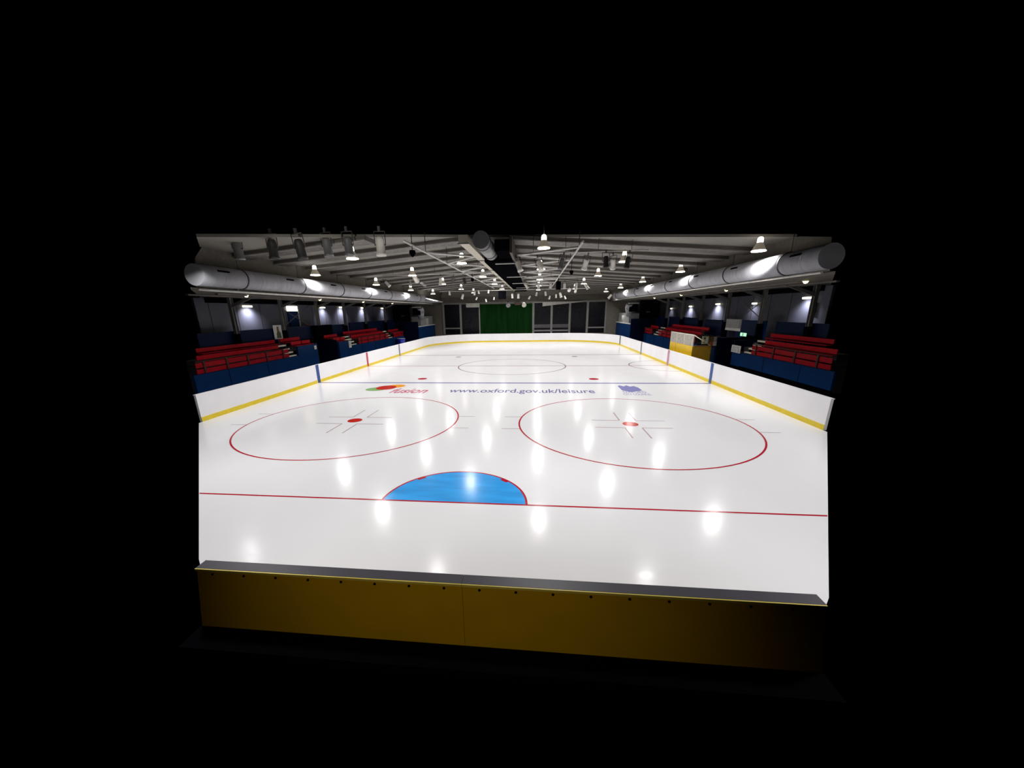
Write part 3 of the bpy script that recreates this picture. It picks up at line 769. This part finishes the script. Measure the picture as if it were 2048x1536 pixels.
bench(1, 16.75, 2.3, 39.7, 42.8, 'red bench at the far end of the right stand', RB, 2)
steps(1, 37.4, 39.4, 'striped aisle steps at the far end of the right stand')
parapet(1, 14.7, 19.4, 'dark blue parapet behind the topmost near right bench')
parapet(1, 20.6, 24.4, 'brighter blue wall panel above the right tunnel', 'blue', 0, 3.45)
parapet(1, 26.9, 30.2, 'blue wall panel left of the white screen on the right', 'blue_dim', 0, 3.35)
parapet(1, 31.4, 40.2, 'dark blue parapet behind the far right benches')
parapet(1, 41.2, 45.8, 'short dark blue parapet beside the far right blue box')
sheet('lilac_sign', 'sign', 1, 15.94, 19.25, 20.45, 1.40, 1.9, 'white and lilac patterned sign by the near right aisle steps', 'white2', ((.12, .88, .62, .8, 'lilac', 'printed_block'), (.1, .3, .1, .6, 'lilac', 'printed_block'), (.42, .62, .12, .5, 'lilac', 'printed_block'), (.75, .9, .1, .6, 'lilac', 'printed_block')))
sheet('screen_board', 'screen', 1, 16.6, 21.0, 23.2, 2.78, 3.6, 'pale grey hanging board above the right tunnel entrance', 'grey', ((0, 1, 0, .22, 'white2', 'bottom_strip'), (.0, .14, .3, .95, 'can_grey', 'dark_edge')))
ex = empty('exit_sign'); tag(ex, 'small glowing green and white exit sign in the right tunnel', 'exit sign')
MB().box(16.95, 17.0, 20.85, 21.6, 2.43, 2.66).build('sign_box', 'exitg', ex); MB().box(16.94, 16.949, 21.18, 21.26, 2.45, 2.64).build('running_figure', 'greenbrown', ex)
MB().tube((16.97, 21.2, 2.66), (16.97, 21.2, 2.77), .02, n=6).build('sign_hanger', 'can_dark', ex)
# notice boards beside penalty box
def fsheet(name, cat, x0, x1, y, z0, z1, label, m, marks=()):
    r_ = empty(name); tag(r_, label, cat)
    MB().box(x0, x1, y, y+.03, z0, z1).build('sheet', m, r_)
    for (a, b, c, d, mm, nm) in marks:
        MB().box(x0+(x1-x0)*a, x0+(x1-x0)*b, y-.006, y-.001, z0+(z1-z0)*c, z0+(z1-z0)*d).build(nm, mm, r_)
    return r_
fsheet('safety_notice', 'notice', 14.95, 15.45, 23.1, 1.72, 2.32, 'cream safety notice with dark symbols behind the penalty box', 'notice', ((.3, .55, .6, .85, 'can_dark', 'pictogram'), (.3, .55, .15, .42, 'can_dark', 'pictogram'), (.62, .9, .2, .85, 'white2', 'printed_block')))
fsheet('picture_notice', 'notice', 15.47, 16.1, 23.1, 1.55, 2.30, 'brown, orange and white picture notice right of the cream notice', 'wood', ((.1, .5, .1, .45, 'orange', 'printed_block'), (.55, .95, .05, .5, 'white2', 'printed_block'), (.6, .9, .55, .95, 'lilac', 'printed_block')))
nb = empty('notice_board'); tag(nb, 'dark board on legs carrying the notices behind the penalty box', 'notice board')
MB().box(14.9, 16.0, 23.135, 23.145+.03, 1.5, 2.36).build('board', 'navy', nb)
MB().box(15.0, 15.06, 23.14, 23.19, 0, 1.5).build('leg', 'can_dark', nb); MB().box(15.8, 15.86, 23.14, 23.19, 0, 1.5).build('leg', 'can_dark', nb)
# penalty box
pb = empty('penalty_box'); tag(pb, 'yellow penalty box with scratched clear screen behind the right boards', 'penalty box')
PX, PY0, PY1 = 13.55, 21.2, 25.95
MB().box(PX, PX+.08, PY0+.02, PY1, 0, 1.72).build('front_panel', 'yellow', pb)
MB().box(PX, PX+1.3, PY0-.06, PY0+.018, 0, 1.72).build('end_panel', 'yellow_shade', pb)
MB().box(PX+.02, PX+1.3, PY1-.06, PY1, 0, 1.72).build('far_end_panel', 'yellow', pb)
MB().box(PX+.02, PX+.05, PY0+.02, PY1, 1.73, 2.5).build('clear_screen', 'perspex', pb)
for y in (PY0+.05, PY0+1.7, PY0+3.3, PY1-.06): MB().box(PX, PX+.07, y-.03, y+.03, 1.72, 2.54).build('screen_post', 'nosing', pb)
MB().box(PX, PX+.07, PY0, PY1, 2.5, 2.56).build('screen_rail', 'nosing', pb)
MB().tube((PX+.05, PY0+.02, 2.52), (PX+1.25, PY0+.02, 1.78), .03, n=8).build('sloping_rail', 'nosing', pb)
MB().box(PX+.08, PX+1.3, PY0-.07, PY0+.02, 1.72, 1.78).build('end_cap', 'wood', pb)
mb = MB().box(PX-.006, PX, PY0+3.35, PY0+3.38, .6, 1.72); mb.build('panel_joint', 'yellow_shade', pb)

# ---- far blue boxes and air handling ducts
def farbox(s):
    nm = 'left' if s < 0 else 'right'; xi = 14.5; y0, y1 = (44.6, 53.5) if s < 0 else (44.3, 53.3)
    r_ = empty('blue_booth'); tag(r_, f'blue booth with a white ledge at the far {nm} corner', 'booth', 'far corner booths')
    MB().box(*sorted((xi*s, (xi+.15)*s)), y0, y1, 0, 2.48).build('front_panel', 'blue', r_)
    MB().box(*sorted(((xi+.02)*s, (xi+2.6)*s)), y0-.14, y0-.01, 0, 3.2).build('end_panel', 'navy', r_)  # navy instead of booth blue: shade of the unlit face put into the colour
    MB().box(*sorted(((xi-.06)*s, (xi+.3)*s)), y0, y1, 2.48, 2.60).build('ledge', 'white2', r_)
    MB().box(*sorted(((xi+.3)*s, (xi+2.6)*s)), y0, y1, 2.5, 2.60).build('top_slab', 'navy', r_)
    d = empty('air_duct_unit'); tag(d, f'grey ducted air unit with a dark outlet above the far {nm} booth', 'air unit', 'far corner air units')
    x0, x1 = sorted(((xi+.25)*s, (xi+1.7)*s))
    MB().box(x0, x1, y0+2.2, y1-.3, 2.62, 3.9).build('unit_casing', 'grey', d, .05)
    MB().tube(((xi+.4)*s, y0+2.6, 3.6), ((xi+.1)*s, y0+2.0, 4.6), .42, .5, n=20).tube(((xi+.1)*s, y0+2.0, 4.6), ((xi+.1)*s, y0+1.5, 5.2), .5, .45, n=20).build('elbow_duct', 'steel', d)
    MB().tube(((xi+.9)*s, y0+3.4, 3.6), ((xi+1.2)*s, y0+3.2, 5.4), .36, n=20).build('riser_duct', 'grey', d)
    MB().box(*sorted(((xi+.0)*s, (xi+1.1)*s)), y0+1.3, y0+1.45, 4.1, 5.1).build('outlet_mouth', 'black', d)
    MB().box(*sorted(((xi-.1)*s, (xi+1.2)*s)), y0+1.25, y0+1.6, 5.1, 5.24).build('hood_edge', 'white', d)
    MB().tube(((xi+.3)*s, y0+5, 2.62), ((xi+.2)*s, y0+5, 3.6), .3, n=16).build('vent_pipe', 'white', d)
    b = empty('dark_screen'); tag(b, f'black curtained opening beside the far {nm} booth', 'opening', 'far corner openings')
    MB().box(*sorted(((xi+.9)*s, (xi+3.4)*s)), y0-.6, y0-.5, 3.25, 5.52).build('black_sheet', 'black', b)
    MB().box(*sorted(((xi+1.7)*s, (xi+2.2)*s)), y0-.63, y0-.605, 3.95, 4.15).build('faint_panel', 'can_dark', b)
farbox(-1); farbox(1)
bn = empty('blue_bin'); tag(bn, 'bright blue bin standing before the far end of the left stand', 'bin')
MB().lathe([(.001, 0), (.42, .0), (.52, 1.25), (.001, 1.25)], 20, (-15.3, 39.4, 0)).build('bin_body', 'blue_bright', bn)
MB().lathe([(.001, 1.33), (.5, 1.30), (.54, 1.255), (.52, 1.252)], 20, (-15.3, 39.4, 0)).build('bin_lid', 'lilac', bn)
# ventilation duct silver panel on left far (projector style tray)
tr = empty('silver_tray'); tag(tr, 'silver sloping cover at the far end of the left duct', 'duct cover')
MB().prism([(-13.25, 41.5, 5.8), (-11.4, 41.5, 5.8), (-11.4, 41.5, 5.92), (-13.25, 41.5, 6.4)], (0, 5.5, 0)).build('cover', 'steel', tr)
MB().box(-13.2, -11.5, 41.4, 41.5, 5.72, 5.82).build('cover_lip', 'white', tr)

# ================================================================== columns
posn = ['nearest', 'second', 'third', 'fourth', 'fifth', 'sixth', 'seventh']
def column(s, y, label):
    r_ = empty('steel_column'); tag(r_, label, 'column', 'aisle columns')
    X = 17.8*s
    MB().box(X-.10, X+.10, y-.13, y-.10, 2.1, 5.6).box(X-.10, X+.10, y+.10, y+.13, 2.1, 5.6).box(X-.02, X+.02, y-.10, y+.10, 2.1, 5.6).build('shaft', 'column', r_)
    MB().prism([(X, y-.06, 4.95), (X, y-.06, 5.15), (X-1.3*s, y-.06, 5.6), (X-1.75*s, y-.06, 5.6)], (0, .12, 0)).build('knee_brace', 'column', r_)
    MB().box(X-.16, X+.16, y-.18, y+.18, 2.06, 2.1).build('base_plate', 'black', r_)
    MB().box(X-.13, X+.13, y-.16, y+.16, 2.1, 3.3).build('black_casing', 'black', r_)
for i in range(6): column(-1, (15.4, 20.3, 25.2, 30.2, 35.1, 41.0)[i], f'grey steel column on the left aisle, {posn[i]} from the camera')
for i in range(6): column(1, (16.0, 20.9, 25.8, 30.8, 35.7, 40.6)[i], f'grey steel column on the right aisle, {posn[i]} from the camera')
def xbrace(s, ya, yb, label):
    r_ = empty('cross_brace'); tag(r_, label, 'brace', 'thin column braces')
    X = 18.3*s
    MB().tube((X, ya, 5.25), (X, yb, 3.3), .028, n=8).build('rod', 'column', r_); MB().tube((X+.06*s, yb, 5.25), (X+.06*s, ya, 3.3), .028, n=8).build('rod', 'column', r_)
    q = .22
    MB().tube((X, yb+(ya-yb)*q, 3.3+1.95*q), (X, yb, 3.3), .045, n=8).build('red_sleeve', 'pink', r_)
xbrace(-1, 20.5, 25.0, 'thin X-shaped brace between second and third left columns'); xbrace(1, 25.6, 21.1, 'thin X-shaped brace between second and third right columns')
dr = empty('blue_door'); tag(dr, 'deep blue door in the left back wall behind the second column', 'door')
MB().box(-19.58, -19.5, 23.6, 25.0, 2.2, 4.75).build('door_leaf', 'blue', dr); MB().box(-19.58, -19.5, 25.02, 25.14, 2.2, 5.2).build('frame', 'nosing', dr)
MB().box(-19.58, -19.5, 23.6, 25.0, 4.78, 5.2).build('fanlight', 'wglow', dr)
bx = empty('wall_cabinet'); tag(bx, 'small dark cabinet hung on the right back wall', 'cabinet')
MB().box(19.45, 19.58, 18.35, 18.8, 4.0, 4.65).build('casing', 'can_dark', bx); MB().box(19.44, 19.449, 18.4, 18.75, 4.05, 4.6).build('door', 'black', bx)

# downlights in the soffits and batten lights on back walls
dn = None
for s, ys in ((-1, (12.9, 20.5, 28.0, 35.6)), (1, (12.0, 19.6, 27.6, 35.2))):
    for i, y in enumerate(ys):
        r_ = empty('downlight_spot', (14.6*s, y, 5.6), True)
        tag(r_, f'small yellow glowing downlight under the {"left" if s<0 else "right"} soffit, {posn[i]} from the camera', 'downlight', 'soffit downlights')
        MB().lathe([(.001, -.13), (.06, -.115), (.10, -.06), (.11, -.015)], 16).build('glowing_lens', 'dglow', r_)
        MB().lathe([(.112, -.02), (.15, -.02), (.15, .018), (.112, .018)], 16).build('trim_ring', 'pale', r_)
        light('downlight_light', 'SPOT', (0, 0, -.22), 35, (1, .85, .6), r_, spot_size=math.radians(110), spot_blend=.6, shadow_soft_size=.06)
def batten(s, y, z, ln, label, power):
    r_ = empty('wall_light', (19.58*s, y, z), True); tag(r_, label, 'wall light', 'back wall lights')
    MB().box(*sorted((-.10*s, -.02*s)), -ln, ln, -.05, .06).build('glowing_tube', 'wglow', r_)
    MB().box(*sorted((-.019*s, 0)), -ln-.04, ln+.04, -.07, .08).build('backplate', 'pale', r_)
    o = light('wall_wash', 'SPOT', (-.55*s, 0, -.1), power*4, (.97, .95, 1.0), r_, spot_size=math.radians(135), spot_blend=.9, shadow_soft_size=.12)
    o.rotation_euler = (0, math.radians(-28*s), 0)
PW = 90
batten(-1, 19.0, 5.12, .45, 'yellowish wall light left of the second left column, brightest wash below', PW*1.2)
batten(-1, 29.2, 5.1, .45, 'wall light between the third and fourth left columns, nearer the third', PW*.8)
batten(-1, 32.9, 5.15, .28, 'small round-looking wall light just before the fourth left column', PW)
batten(-1, 38.2, 5.12, .3, 'wall light between the fifth and sixth left columns', PW)
batten(-1, 44.6, 5.1, .4, 'wall light beyond the sixth left column near the far booth', 40)
batten(1, 19.2, 4.95, .5, 'wall light over the small dark cabinet on the right', PW*.9)
batten(1, 25.3, 4.7, .3, 'wall light between second and third right columns', PW*.3)
batten(1, 31.6, 4.75, .4, 'wall light with strong wash between third and fourth right columns', PW*1.2)
batten(1, 38.2, 4.6, .35, 'wall light with strong wash between fifth and sixth right columns', PW)
batten(1, 44.4, 4.4, .25, 'wall light beyond the sixth right column near the far booth', 20)

# added fill spot, unseen behind the camera, brightens the barrier's back
o = light('barrier_fill', 'SPOT', (.6, -9.5, 4.0), 170, (1, .9, .72), spot_size=math.radians(72), spot_blend=1.0, shadow_soft_size=.3)
o.rotation_euler = (Vector((.9, -4.1, .45))-Vector(o.location)).to_track_quat('-Z', 'Y').to_euler()

# added fill spot out of view, brightens the near left row of stage lights
o = light('stage_row_fill', 'SPOT', (-5.5, -3.0, 9.5), 1900, (1, .95, .9), spot_size=math.radians(40), spot_blend=1.0, shadow_soft_size=.3)
o.rotation_euler = (Vector((-6.6, 9.6, 7.1))-Vector(o.location)).to_track_quat('-Z', 'Y').to_euler()
